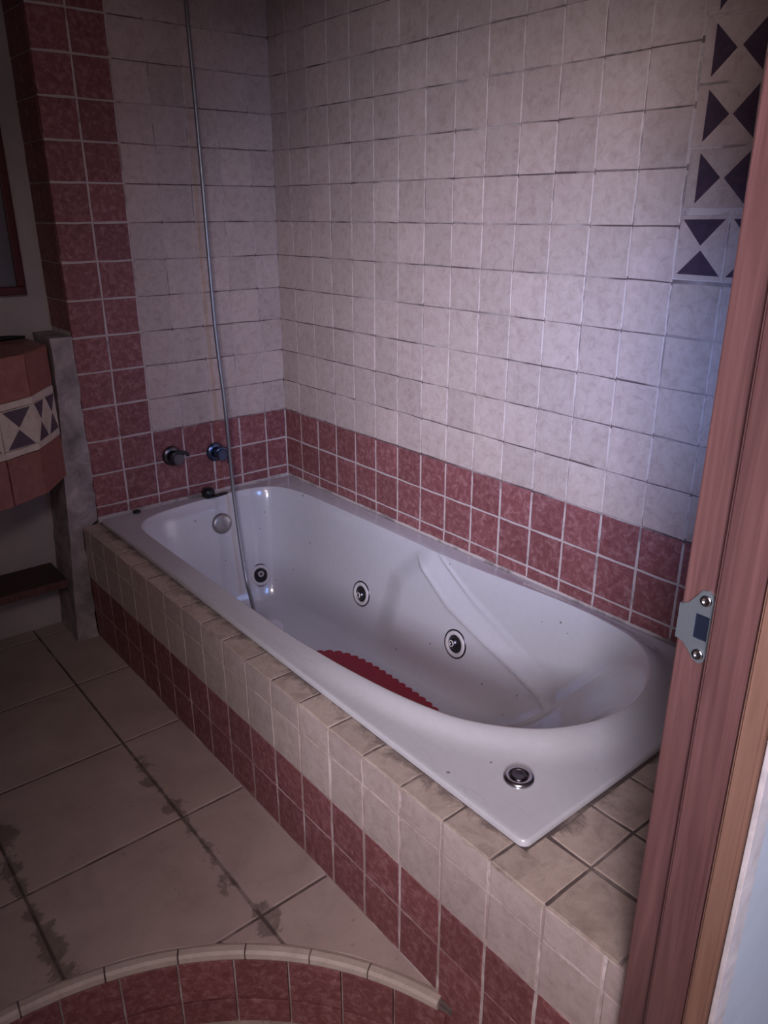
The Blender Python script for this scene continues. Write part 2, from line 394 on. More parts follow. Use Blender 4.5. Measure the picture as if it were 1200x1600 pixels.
box(bm, -4.2, 1.1, -4.1, -4.0, -0.19, 2.35); box(bm, 1.0, 1.1, -4.0, -2.0, -0.19, 2.35); box(bm, -4.3, -4.2, -4.1, -1.986, -0.19, 2.35)
struct(bm_obj('wall_hall', bm, M['hall_paint']))
bm = bmesh.new(); box(bm, -4.3, 1.1, -4.1, 0.27, 2.35, 2.42); struct(bm_obj('ceiling', bm, M['ceiling']))

# ---- floor: big square tiles cut round the sunken entry
FX, FY, PF = 0.8766, 0.2302, 0.3338
def cut(rect, rad):
    x0, x1, y0, y1 = rect; cx, cy, _ = PIT; N = 60; pts = []
    for (ax, ay, bx_, by) in ((x0, y0, x1, y0), (x1, y0, x1, y1), (x1, y1, x0, y1), (x0, y1, x0, y0)):
        for k in range(N): pts.append((ax + (bx_ - ax) * k / N, ay + (by - ay) * k / N))
    ins = [math.hypot(x - cx, y - cy) < rad for x, y in pts]
    if not any(ins): return [(x0, y0), (x1, y0), (x1, y1), (x0, y1)]
    if all(ins): return None
    n = len(pts); s = next(i for i in range(n) if not ins[i] and not ins[i - 1]); out = []; i = 0
    corner = lambda q: q in ((x0, y0), (x1, y0), (x1, y1), (x0, y1))
    while i < n:
        a = (s + i) % n
        if not ins[a]:
            nxt = ins[(a + 1) % n]; prv = ins[a - 1]
            if corner(pts[a]) or nxt or prv: out.append(pts[a])
            i += 1; continue
        e = i
        while ins[(s + e) % n]: e += 1
        p, q = pts[(s + i - 1) % n], pts[(s + e) % n]
        a0 = math.atan2(p[1] - cy, p[0] - cx); a1 = math.atan2(q[1] - cy, q[0] - cx); best = None
        for d in ((a1 - a0) % (2 * PI), -((a0 - a1) % (2 * PI))):
            mx, my = cx + rad * math.cos(a0 + d / 2), cy + rad * math.sin(a0 + d / 2)
            c = (x0 - 1e-4 <= mx <= x1 + 1e-4 and y0 - 1e-4 <= my <= y1 + 1e-4)
            if c and (best is None or abs(d) < abs(best)): best = d
        if best is None: best = (a1 - a0 + PI) % (2 * PI) - PI
        for k in range(1, 12): out.append((cx + rad * math.cos(a0 + best * k / 12), cy + rad * math.sin(a0 + best * k / 12)))
        i = e
    return out
bm = bmesh.new(); tiles = []
xs = [xA + .009] + [-(FX + i * PF) for i in range(0, 5)] + [-2.25]; ys = [0.17, -(FY - PF)+0.0] + [-(FY + j * PF) for j in range(0, 6)]
ys = sorted({round(y, 4) for y in ys if -1.9 < y <= 0.17}, reverse=True) + [-1.90]
for i in range(len(xs) - 1):
    for j in range(len(ys) - 1):
        x1, x0, y1, y0 = xs[i], xs[i + 1], ys[j], ys[j + 1]
        pl = cut((x0, x1, y0, y1), PIT[2])
        if not pl: continue
        f = bm.faces.new([bm.verts.new((x, y, -.003)) for x, y in pl])
        pl2 = cut((x0 + .003, x1 - .003, y0 + .003, y1 - .003), PIT[2] + .016)
        if pl2 and len(pl2) >= 3: tiles.append(pl2)
for x0, x1 in ((xA + .009, 0.1),): bm.faces.new([bm.verts.new(p) for p in ((x0, -1.9, -.003), (x1, -1.9, -.003), (x1, .17, -.003), (x0, .17, -.003))])
r = bmesh.ops.extrude_face_region(bm, geom=list(bm.faces))
for v in r['geom']:
    if isinstance(v, bmesh.types.BMVert): v.co.z = -0.02
fl = struct(bm_obj('floor', bm, M['grout_ledge']))
for pl in tiles:
    b2 = bmesh.new(); cx = sum(p[0] for p in pl) / len(pl); cy = sum(p[1] for p in pl) / len(pl)
    n = len(pl); dz = R.uniform(-.001, .0006)
    lo = [b2.verts.new((x - cx, y - cy, -.0028)) for x, y in pl]; mi = [b2.verts.new((x - cx, y - cy, dz - .0012)) for x, y in pl]
    L = [math.hypot(x - cx, y - cy) for x, y in pl]
    hi = [b2.verts.new(((x - cx) * (1 - .003 / l), (y - cy) * (1 - .003 / l), dz)) for (x, y), l in zip(pl, L)]
    for a, b in ((lo, mi), (mi, hi)):
        for k in range(n): b2.faces.new((a[k], a[(k + 1) % n], b[(k + 1) % n], b[k]))
    b2.faces.new(hi)
    bm_obj('tile', b2, M['floor'], fl, mtx=Matrix.Translation((cx, cy, 0)))
# ---- lower floor of entry and hall
bm = bmesh.new(); box(bm, -4.2, 1.0, -4.0, -1.0, ZP - .06, ZP - .004)
lf = struct(bm_obj('floor_hall', bm, M['grout_light']))
for i in range(7):
    for j in range(7):
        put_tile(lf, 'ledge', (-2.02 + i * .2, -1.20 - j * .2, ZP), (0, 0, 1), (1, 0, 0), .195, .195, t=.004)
# ---- curved riser (red tiles) with its cream nosing
cx, cy, rad = PIT
def arc_pt(a, r): return (cx + r * math.cos(a), cy + r * math.sin(a))
A0, A1 = math.radians(17.5), math.radians(190)
bm = bmesh.new(); N = 96
ra, rb = rad + .006, rad + .05
rings = []
for k in range(N + 1):
    a = A0 + (A1 - A0) * k / N
    rings.append([bm.verts.new((*arc_pt(a, r_), z)) for r_, z in ((ra, ZP - .01), (ra, -.021), (rb, -.021), (rb, ZP - .01))])
for a, b in zip(rings, rings[1:]):
    for k in range(4): bm.faces.new((a[k], a[(k + 1) % 4], b[(k + 1) % 4], b[k]))
bm.faces.new(rings[0]); bm.faces.new(rings[-1][::-1])
rs = struct(bm_obj('wall_step', bm, M['grout_light']))
def curved(name, parent, a0, a1, prof, key, n=6):
    b2 = bmesh.new(); rr = []
    for k in range(n + 1):
        a = a0 + (a1 - a0) * k / n; rr.append([b2.verts.new((*arc_pt(a, r_), z)) for r_, z in prof])
    m_ = len(prof)
    for a, b in zip(rr, rr[1:]):
        for k in range(m_): b2.faces.new((a[k], a[(k + 1) % m_], b[(k + 1) % m_], b[k]))
    b2.faces.new(rr[0][::-1]); b2.faces.new(rr[-1])
    return bm_obj(name, b2, M[key], parent)
def a_ok(a):      # keep to the part of the arc left of the tub front and inside the room
    x, y = arc_pt(a, rad); return x < xA - .0 and y > -1.90 and x > -2.24
da = .1 / rad; a = math.radians(17.5) - da * 4
while a < A1:
    m0, m1 = a + .0035, a + da - .0035
    if a_ok(m0) or a_ok(m1):
        while not a_ok(m0) and m0 < m1: m0 += .004
        while not a_ok(m1) and m1 > m0: m1 -= .004
        if m1 - m0 > .02:
            for z0, z1 in ((-.119, -.024), (ZP + .002, -.124)):
                curved('tile', rs, m0, m1, ((rad + .005, z0), (rad - .002 + .001, z0), (rad - .002, z0 + .002), (rad - .002, z1 - .002), (rad - .001, z1), (rad + .005, z1)), 'red', 4)
    a += da
tr = thing('trim_1', 'curved cream nosing along the edge of the step', 'trim', (0, 0, 0)); del tr['category']; tr['kind'] = 'structure'
JA = [math.degrees(math.atan2(y - cy, x - cx)) for x, y in ((-.735, -1.572), (-.787, -1.448), (-.853, -1.36), (-.941, -1.281), (-1.04, -1.216), (-1.153, -1.166), (-1.286, -1.134))]
while JA[-1] < 185: JA.append(JA[-1] + 11)
for d0, d1 in zip(JA, JA[1:]):
    a0, a1 = math.radians(d0) + .0022, math.radians(d1) - .0022
    if not (a_ok(a0) and a_ok(a1)): 
        if arc_pt(a1, rad)[1] < -1.9: continue
    curved('trim_piece', tr, a0, a1, ((rad + .015, -.0195), (rad - .004, -.0195), (rad - .007, -.014), (rad - .007, -.003), (rad - .003, .0025), (rad + .008, .0028), (rad + .015, .0)), 'cream', 8)

# ---- door 1: right jamb, stop, casing edge and the rest of the frame
dj = thing('door_1', 'red-brown wooden door frame with a steel strike plate', 'door', (0, 0, 0)); del dj['category']; dj['kind'] = 'structure'
DT = 1.86
def zprism(name, poly, m, z0=ZP, z1=DT, bev=.0018):
    b2 = bmesh.new(); prism(b2, poly, z0, z1)
    es = [e for e in b2.edges if abs(e.verts[0].co.z - e.verts[1].co.z) > .5]
    bmesh.ops.bevel(b2, geom=es, offset=bev, segments=2, affect='EDGES'); return bm_obj(name, b2, m, dj, True, angle=40)
def rect(x0, x1, y0, y1): return [(x0, y0), (x1, y0), (x1, y1), (x0, y1)]
zprism('jamb', rect(-.750, -.701, -1.972, -1.897), M['wood'])
zprism('door_stop', [(-.7645, -1.9665), (-.7505, -1.9705), (-.7505, -1.9315), (-.7620, -1.9335)], M['wood'], bev=.003)
zprism('casing', rect(-.757, -.722, -1.9965, -1.9735), M['wood_raw'], bev=.003)
zprism('caulk_strip', rect(-.7505, -.7225, -2.0035, -1.998), M['hall_trim'], bev=.001)
zprism('jamb', rect(-1.619, -1.57, -1.972, -1.897), M['wood'])
b2 = bmesh.new(); box(b2, -1.57, -.751, -1.972, -1.897, 1.81, 1.86, .002); bm_obj('head_jamb', b2, M['wood'], dj)
# strike plate on the far edge of the jamb: rounded plate with a latch hole and two screw eyes
b2 = bmesh.new()
def plate(): # local (y, z) outline on plane x = -0.7505 ; far lip at left
    yz = [(-1.8985, .893), (-1.905, .897), (-1.911, .905), (-1.9165, .9135), (-1.9225, .915), (-1.928, .911), (-1.930, .902), (-1.9305, .874), (-1.930, .850), (-1.928, .842), (-1.9225, .838), (-1.917, .840), (-1.911, .848), (-1.905, .854), (-1.8985, .856)]
    return yz
out = plate(); hole = [(-1.9135, .889), (-1.9275, .889), (-1.9275, .863), (-1.9135, .863)]
xo, xi = -.7522, -.7502
ov = [b2.verts.new((xo, y, z)) for y, z in out]; hv = [b2.verts.new((xo, y, z)) for y, z in hole]
es = [b2.edges.new((ov[i], ov[(i + 1) % len(ov)])) for i in range(len(ov))] + [b2.edges.new((hv[i], hv[(i + 1) % 4])) for i in range(4)]
bmesh.ops.triangle_fill(b2, use_beauty=True, use_dissolve=False, edges=es)
r = bmesh.ops.extrude_face_region(b2, geom=list(b2.faces))
for v in r['geom']:
    if isinstance(v, bmesh.types.BMVert): v.co.x = xi
box(b2, -.7522, -.735, -1.8985, -1.8962, .856, .893)
sp = bm_obj('strike_plate', b2, M['steel'], dj); sp['label'] = 'grey steel strike plate'
b2 = bmesh.new(); box(b2, -.7512, -.7500, -1.9275, -1.9135, .863, .889); bm_obj('latch_hole', b2, M['blueblack'], sp)
for y, z in ((-1.9215, .9045), (-1.9215, .8475)):
    b2 = bmesh.new(); lathe(b2, [(0, .0006), (.0022, .0006), (.0028, .0016), (.0050, .0022), (.0058, 0)], 20, frame_mtx((xo, y, z), (-1, 0, 0))); bm_obj('screw', b2, M['chrome'], sp, True)

# ================================================================== TUB SURROUND
ts = thing('tub_surround', 'tiled tub surround with beige ledge over two red rows', 'surround', (-.4, -.95, 0))
T0 = Matrix.Translation((.4, .95, 0))
def local(m, o): return Matrix.Translation(-o.location) @ m
bm = bmesh.new()
box(bm, xA + .0013, -.652, -1.896, -.001, ZP, zH - .004); box(bm, -.652, -.002, -1.896, -1.672, ZP, zH - .004)
bm_obj('core', bm, M['grout_light'], ts, mtx=T0)
bm = bmesh.new(); box(bm, xA + .004, -.652, -1.896, -.001, zH - .004, zH - .0013); box(bm, -.652, -.002, -1.896, -1.672, zH - .004, zH - .0013)
bm_obj('ledge_bed', bm, M['grout_ledge'], ts, mtx=T0)
def ptile(key, center, normal, xdir, w, h, **k):
    o = put_tile(ts, key, Vector(center) - ts.location, normal, xdir, w, h, **k); return o
yA = -.2429; PA = .0998
zb = [ZP, -.093, .007, .107, .2048, .3094, zH]
kb = ['red', 'red', 'red', 'red', 'beige', 'beige']
edges = [-(yA + 2.0 - k * PA) for k in range(-2, 30)]
edges = sorted({max(-1.895, min(0.0, e)) for e in edges})
for r_ in range(6):
    z0, z1 = zb[r_], zb[r_ + 1]
    if r_ == 2: z0 = .004
    for a, b in zip(edges, edges[1:]):
        if b - a < .012: continue
        if r_ < 2 and b > -1.50: continue
        jj = .0062 if r_ < 4 else .0052
        ptile(kb[r_], (xA, (a + b) / 2, (z0 + z1) / 2 - (.0008 if r_ == 5 else 0)), (-1, 0, 0), (0, -1, 0), b - a - jj, z1 - z0 - (.0035 if r_ < 5 else .003))
# ledge tiles along the front: narrow pieces, then two rows on the near end
led = []
for a, b in zip(edges, edges[1:]):
    if b - a < .012: continue
    if b <= -1.66: continue
    if a < -1.66: # short cut piece by the tub corner
        led.append((a + .045, b)); led.append((None, None)); continue
    led.append((a, b))
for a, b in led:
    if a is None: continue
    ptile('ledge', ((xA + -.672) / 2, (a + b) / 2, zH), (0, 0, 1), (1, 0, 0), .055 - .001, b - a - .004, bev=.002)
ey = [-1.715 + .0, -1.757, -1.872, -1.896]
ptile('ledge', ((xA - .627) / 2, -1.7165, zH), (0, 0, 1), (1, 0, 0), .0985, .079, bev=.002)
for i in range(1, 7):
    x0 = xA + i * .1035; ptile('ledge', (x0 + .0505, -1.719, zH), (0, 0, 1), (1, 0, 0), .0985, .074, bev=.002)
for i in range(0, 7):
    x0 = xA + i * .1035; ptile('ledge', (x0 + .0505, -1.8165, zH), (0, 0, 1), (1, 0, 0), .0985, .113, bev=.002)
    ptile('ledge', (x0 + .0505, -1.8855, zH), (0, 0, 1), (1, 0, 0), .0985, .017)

# ================================================================== BATHTUB
tub = thing('bathtub', 'white built-in whirlpool bathtub with sloped backrest and moulded armrests', 'bathtub', (-.34, -.845, 0.0))
TO = tub.location.copy()
outline = [(-.612, -.20), (-.602, -.14), (-.565, -.095), (-.50, -.068), (-.394, -.052), (-.272, -.045), (-.17, -.053), (-.105, -.095), (-.074, -.19), (-.066, -.36), (-.062, -.60), (-.060, -.87), (-.058, -1.1), (-.058, -1.28), (-.070, -1.42), (-.10, -1.49), (-.15, -1.54), (-.21, -1.572), (-.28, -1.588), (-.35, -1.584), (-.42, -1.56), (-.478, -1.521), (-.53, -1.46), (-.566, -1.39), (-.592, -1.29), (-.606, -1.16), (-.611, -1.0), (-.613, -.8), (-.614, -.6), (-.614, -.4)]
def closed_spline(P_, n):
    L = []; m_ = len(P_)
    for i in range(m_):
        a, b, c, d = [Vector(P_[(i + k) % m_]) for k in (-1, 0, 1, 2)]
        for k in range(40):
            t = k / 40; L.append(.5 * ((2 * b) + (c - a) * t + (2 * a - 5 * b + 4 * c - d) * t * t + (3 * b - 3 * c + d - a) * t ** 3))
    acc = [0]
    for i in range(len(L)): acc.append(acc[-1] + (L[(i + 1) % len(L)] - L[i]).length)
    out = []; j = 0
    for k in range(n):
        s = acc[-1] * k / n
        while acc[j + 1] < s: j += 1
        f = (s - acc[j]) / (acc[j + 1] - acc[j]); out.append(L[j].lerp(L[(j + 1) % len(L)], f))
    return out
NS = 1080
OUT = closed_spline(outline, NS)
ZF = 0.018
def sst(a, b, x):
    t = max(0, min(1, (x - a) / (b - a))); return t * t * (3 - 2 * t)
def lip(p): return .020 * sst(-.85, -1.35, p[1])
def bottom(p):
    x = -.335 + (p[0] + .335) * (.19 / .279); y = -.16 + (p[1] + .045) * (.98 / 1.543); return Vector((x, y))
prof = [(0, 1), (.012, .997), (.035, .982), (.07, .955), (.12, .90), (.20, .79), (.32, .62), (.45, .44), (.57, .29), (.69, .17), (.80, .085), (.91, .025), (1, 0)]
def zfrac(w):
    for (a, za), (b, zb_) in zip(prof, prof[1:]):
        if w <= b: return za + (zb_ - za) * (w - a) / (b - a)
    return 0
# resample profile smoothly
pp = smooth_path([(w, z, 0) for w, z in prof], 10)
def lerp_tab(T, x):
    if x >= T[0][0]: return T[0][1] + (T[1][1] - T[0][1]) * (x - T[0][0]) / (T[1][0] - T[0][0])
    for (a, va), (b, vb) in zip(T, T[1:]):
        if b <= x <= a: return va + (vb - va) * (x - a) / (b - a)
    return T[-1][1] + (T[-1][1] - T[-2][1]) * (x - T[-1][0]) / (T[-1][0] - T[-2][0])
R1 = [(-.80, .340), (-.92, .268), (-1.07, .222), (-1.28, .172)]
R2 = [(-.80, .405), (-.854, .378), (-.99, .306), (-1.18, .232), (-1.30, .19)]
def arm(y, z):
    """how far the seat side stands proud of the wall under the slanting armrest"""
    if y > -.60 or y < -1.42: return 0
    z1, z2 = lerp_tab(R1, y), lerp_tab(R2, y)
    e = z1 + (z2 - z1) * .0
    s = max(0, min(1, (z2 - z) / max(.02, z2 - z1)))
    s = s + .0
    ys = -.675 - .30 * max(0, z - .05) ** 1.0 * .4 - .9 * max(0, z - .27)
    st = sst(ys + .05, ys - .05, y)
    fade = 1 - sst(-1.20, -1.42, y)
    low = sst(ZF, .15, z)
    s = s * s * (3 - 2 * s) * .35 + s * .65
    bead = .0046 * (math.exp(-((z - z1) / .0050) ** 2) + math.exp(-((z - z2) / .0050) ** 2)) * sst(.40, .36, z) * sst(.07, .15, z)
    return (.017 * s * low + bead) * st * fade
verts = []; rows_n = 0
# deck rings from the outside in
hx, hy, ccx, ccy, cr = .3345, .832, -.340, -.8445, .014
def rrect(d, grow=0.0):
    lo, hi = 0, 3
    for _ in range(40):
        t = (lo + hi) / 2; qx, qy = abs(d[0] * t + DC[0] - ccx) - (hx + grow - cr), abs(d[1] * t + DC[1] - ccy) - (hy + grow - cr)
        sd = math.hypot(max(qx, 0), max(qy, 0)) + min(max(qx, qy), 0) - cr
        if sd < 0: lo = t
        else: hi = t
    return (d[0] * lo + DC[0], d[1] * lo + DC[1])
DC = (-.335, -.82)
rect_pts = []
for p in OUT:
    d = (p - Vector(DC)).normalized(); rect_pts.append(rrect(d))
def ring_deck(f, drop, inset=0):
    L = []
    for p, q in zip(OUT, rect_pts):
        qv = Vector(q); dd = (qv - p); l = dd.length
        fr = f
        pos = p.lerp(qv, fr)
        if inset: pos = qv - dd.normalized() * inset
        dist = (pos - p).length
        z = RIM + lip(p) * (1 - sst(0.004, .075, dist)) - drop
        L.append((pos.x, pos.y, z))
    return L
rings = [ring_deck(1, .0118), ring_deck(1, .004), ring_deck(1, .0012, .0015), ring_deck(1, 0, .005)]
for k in (8, 7, 6, 5, 4, 3, 2, 1.4, .9, .5, .25): rings.append(ring_deck(k / 9, 0))
IN0 = len(rings)
for w, zf, _ in pp:
    L = []
    for p in OUT:
        b = bottom(p); top = RIM + lip(p)
        # basin: sides follow the profile; the head end slopes as a backrest
        back = sst(-1.12, -1.56, p.y)
        rnd = sst(-.80, -1.20, p.y) * .45
        kb_ = max(back, rnd)
        zz = ZF + (top - ZF) * (zf * (1 - kb_) + kb_ * (zf * .5 + .5 * max(0, 1 - w) ** 1.5))
        pos = p.lerp(b, w)
        a_ = arm(pos.y, zz)
        if p.x > -.2 and p.y > -1.50: pos = Vector((pos.x - a_, pos.y))
        elif p.x < -.45 and p.y > -1.50: pos = Vector((pos.x + a_, pos.y))
        L.append((pos.x, pos.y, zz))
    rings.append(L)
for f in (.86, .6, .3, .08):
    rings.append([(-.335 + (bottom(p).x + .335) * f, -.68 + (bottom(p).y + .68) * f, ZF) for p in OUT])
vs = [(x - TO.x, y - TO.y, z - TO.z) for L in rings for x, y, z in L]
fs = []
for k in range(len(rings) - 1):
    for i in range(NS):
        i2 = (i + 1) % NS; fs.append((k * NS + i, k * NS + i2, (k + 1) * NS + i2, (k + 1) * NS + i))
fs.append(tuple((len(rings) - 1) * NS + i for i in range(NS)))
me = mesh('shell', vs, fs, M['acrylic'], True)
bm = bmesh.new(); bm.from_mesh(me); bmesh.ops.recalc_face_normals(bm, faces=bm.faces)
if bm.faces[IN0 * NS + 5].normal.z < -2: pass
bm.faces.ensure_lookup_table()
if bm.faces[5 * NS].normal.z < 0: bmesh.ops.reverse_faces(bm, faces=bm.faces)
bm.to_mesh(me); bm.free()
shell = link('shell', me, tub)
wv = [Vector((v[0] + TO.x, v[1] + TO.y, v[2] + TO.z)) for v in vs]
nrm = [v.normal.copy() for v in me.vertices]
def on_right(y, z):
    i = min((i for i in range(IN0 * NS, len(wv)) if wv[i].x > -.30 and wv[i].y < -.2), key=lambda i: (wv[i].y - y) ** 2 + (wv[i].z - z) ** 2); return wv[i], nrm[i]
def on_back(x, z):
    i = min((i for i in range(IN0 * NS, len(wv)) if wv[i].y > -.25), key=lambda i: (wv[i].x - x) ** 2 + (wv[i].z - z) ** 2); return wv[i], nrm[i]
# jets: raised pale ring, dark socket, small nozzle eye set off-centre
JS = Matrix.Diagonal((1.32, 1.32, 1.15, 1))
def jet(p, n, tilt):
    m = local(frame_mtx(p, n), tub)
    b2 = bmesh.new(); lathe(b2, [(.0275, -.006), (.0275, .001), (.026, .0035), (.0225, .0048), (.0195, .004), (.0180, .000), (.0178, -.004)], 40, JS)
    g2 = bmesh.new(); lathe(g2, [(.0300, -.004), (.0300, .0012), (.0270, .0018), (.0270, -.004)], 40, JS)
    j = bm_obj('jet', b2, M['plastic_grey'], tub, True, m)
    b2 = bmesh.new(); lathe(b2, [(.0182, .0012), (.0165, .0016), (.012, .0010), (0, .0010)], 32, JS); bm_obj('gasket', g2, M['chrome_dark'], j, True); bm_obj('socket', b2, M['dark_hole'], j, True)
    b2 = bmesh.new(); lathe(b2, [(.0125, -.001), (.0115, .004), (.0085, .0075), (.0068, .0085), (.0046, .0083), (.0040, .005), (0, .005)], 24, JS @ Matrix.Translation((tilt[0], tilt[1], .001)))
    bm_obj('nozzle', b2, M['chrome_dark'], j, True)
    b2 = bmesh.new(); lathe(b2, [(.0072, .0085), (.0068, .0102), (.0048, .0102), (.0044, .0085)], 20, JS @ Matrix.Translation((tilt[0], tilt[1], .001))); bm_obj('nozzle_ring', b2, M['plastic_grey'], j, True)
jet(*on_back(-.207, .098), (.004, .0))
jet(*on_right(-.552, .159), (-.003, .001))
jet(*on_right(-.968, .182), (.001, .004))
p, n = on_back(-.310, .297)
b2 = bmesh.new(); lathe(b2, [(.034, -.006), (.034, .006), (.032, .010), (.026, .0125), (.014, .0135), (0, .0137)], 40)
o = bm_obj('overflow_cover', b2, M['overflow'], tub, True, local(frame_mtx(p, n), tub)); o['label'] = 'round dull grey overflow cover'
# air control on the near corner of the deck
b2 = bmesh.new(); lathe(b2, [(.0255, -.001), (.0255, .003), (.0235, .0062), (.019, .0070), (.0150, .0062), (.0140, .0030), (0, .003)], 48)
ac = bm_obj('air_control', b2, M['chrome'], tub, True, local(Matrix.Translation((-.575, -1.577, RIM)), tub)); ac['label'] = 'round chrome air control'
b2 = bmesh.new(); lathe(b2, [(.0130, .003), (.0128, .0064), (.0112, .0078), (.009, .0070), (0, .0066)], 40); bm_obj('button', b2, M['chrome_dark'], ac, True)

# ================================================================== THINGS IN AND ON THE TUB
# red bath mat with scalloped edge
bm = bmesh.new(); mx, my, ax, ay = -.352, -.83, .158, .285
ring0 = []
def mat_r(t):
    c, s = math.cos(t), math.sin(t); n_ = 3.2
    k = (abs(c) ** n_ + abs(s) ** n_) ** (-1 / n_); return Vector((ax * c * k, ay * s * k))
base = [mat_r(2 * PI * k / 1440) for k in range(1440)]
acc = 0; ln = [0]
for k in range(1440): acc += (base[(k + 1) % 1440] - base[k]).length; ln.append(acc)
NB = 54; pts = []
for k in range(720):
    s = acc * k / 720; j = min(range(0, 1440, 1), key=lambda q: abs(ln[q] - s)) if False else None
    pts.append(s)
j = 0; outl = []
for s in pts:
    while ln[j + 1] < s: j += 1
    p_ = base[j].lerp(base[(j + 1) % 1440], (s - ln[j]) / (ln[j + 1] - ln[j]))
    tng = (base[(j + 2) % 1440] - base[j - 2]).normalized(); nn = Vector((tng.y, -tng.x))
    outl.append(p_ + nn * (.0115 * abs(math.sin(PI * NB * s / acc)) ** .7))
top, botm, inn = [], [], []
for p_ in outl:
    botm.append(bm.verts.new((p_.x, p_.y, 0.0005))); top.append(bm.verts.new((p_.x, p_.y, .005))); q = p_ * .985; inn.append(bm.verts.new((q.x, q.y, .0065)))
n_ = len(outl)
for a, b in ((botm, top), (top, inn)):
    for k in range(n_): bm.faces.new((a[k], a[(k + 1) % n_], b[(k + 1) % n_], b[k]))
bm.faces.new(inn); bm.faces.new(botm[::-1])
tag(bm_obj('bath_mat', bm, M['mat_red'], None, mtx=Matrix.Translation((mx, my, ZF))), 'dark red bath mat with scalloped edge on the tub floor', 'bath mat')
# shower hose hanging down into the tub, with the white hand shower lying at its end
hs = thing('hand_shower', 'grey metal shower hose hanging in front of the tiles into the tub', 'shower', (-.3, -.28, ZF))
path = smooth_path([(-.276, -.035, 1.99), (-.276, -.05, 1.766), (-.275, -.06, 1.381), (-.276, -.07, .943), (-.273, -.09, .673), (-.277, -.11, .405), (-.29, -.17, .159), (-.305, -.225, .086), (-.325, -.285, .045), (-.338, -.31, .040)], 60)
bm = bmesh.new(); rad_ = []
for i in range(len(path)): rad_.append(.0060 + .0005 * (1 if i % 2 else -1) * (1 if i < 430 else .4))
tube(bm, path, rad_, 12)
bm_obj('hose', bm, M['hose_steel'], hs, True, Matrix.Translation(-hs.location))
bm = bmesh.new(); lathe(bm, [(.012, -.0), (.014, .01), (.016, .045), (.026, .07), (.037, .09), (.040, .105), (.037, .113), (0, .115)], 32, frame_mtx((-.338, -.305, ZF + .024), (-.02, -1, .10)))
for v in bm.verts: v.co.z = max(ZF + .0015, v.co.z)
o = bm_obj('shower_head', bm, M['white_plastic'], hs, True, Matrix.Translation(-hs.location), 50); o['label'] = 'white rounded head at the end of the hose'
bm = bmesh.new(); lathe(bm, [(.028, 0), (.028, .006), (.014, .010), (.014, .045), (0, .045)], 24, frame_mtx((-.276, -.0008, 2.0), (0, -1, 0))); bm_obj('wall_outlet', bm, M['chrome_dark'], hs, True, Matrix.Translation(-hs.location), 40)
# wall taps
def tap(x, z, label, m_body, m_flange, m_lever, ang):
    t = thing('wall_tap', label, 'tap', (x, -.001, z), None)
    b2 = bmesh.new(); lathe(b2, [(.031, 0), (.031, .003), (.028, .007), (.020, .010), (.015, .011), (.015, .008)], 36, frame_mtx((0, 0, 0), (0, -1, 0))); bm_obj('flange', b2, m_flange, t, True)
    b2 = bmesh.new(); lathe(b2, [(.014, .006), (.0145, .030), (.019, .034), (.0195, .048), (.017, .052), (0, .053)], 30, frame_mtx((0, 0, 0), (0, -1, 0))); bm_obj('valve_body', b2, m_body, t, True, angle=40)
    b2 = bmesh.new(); pts_ = []
    for k in range(15):
        a = math.radians(ang[0] + (ang[1] - ang[0]) * k / 14); rr = .0205 + (.014 * sst(10, 14, k))
        pts_.append((rr * math.cos(a), -.043 - .006 * k / 14, rr * math.sin(a)))
    tube(b2, pts_, [.0055 + .002 * math.sin(PI * k / 14) - .003 * (k == 14) for k in range(15)], 10); bm_obj('lever', b2, m_lever, t, True)
tap(-.425, .533, 'round wall tap with curved dark lever, nearer the red tile column', M['chrome_dark'], M['chrome_dark'], M['black'], (230, 5))
tap(-.275, .517, 'blue-black round wall tap just behind the hanging hose', M['blueblack'], M['blueblack'], M['blueblack'], (150, -60))
# black deck valve with its flat lever
kn = thing('deck_valve', 'black valve knob with flat lever on the far tub rim', 'valve', (-.326, -.029, RIM))
b2 = bmesh.new(); lathe(b2, [(.0195, 0), (.021, .004), (.0215, .016), (.019, .023), (.012, .027), (0, .028)], 32); bm_obj('knob', b2, M['black'], kn, True, angle=50)
b2 = bmesh.new()
L1, L2 = [], []
for k in range(32):
    a = 2 * PI * k / 32; x_, y_ = .040 * math.cos(a), .009 * math.sin(a); ca, sa = math.cos(.04), math.sin(.04)
    X, Y = .020 + x_ * ca - y_ * sa, -.022 + x_ * sa + y_ * ca
    L1.append(b2.verts.new((X, Y, .0015))); L2.append(b2.verts.new((X, Y, .006)))
b2.faces.new(L2); b2.faces.new(L1[::-1])
for k in range(32): b2.faces.new((L1[k], L1[(k + 1) % 32], L2[(k + 1) % 32], L2[k]))
bm_obj('lever', b2, M['black'], kn)
b2 = bmesh.new(); lathe(b2, [(.0115, 0), (.012, .003), (.010, .0065), (.005, .008), (0, .008)], 24)
tag(bm_obj('rim_plug', b2, M['black'], None, True, Matrix.Translation((-.566, -.0245, RIM))), 'small black plug against the wall at the tub rim', 'plug')

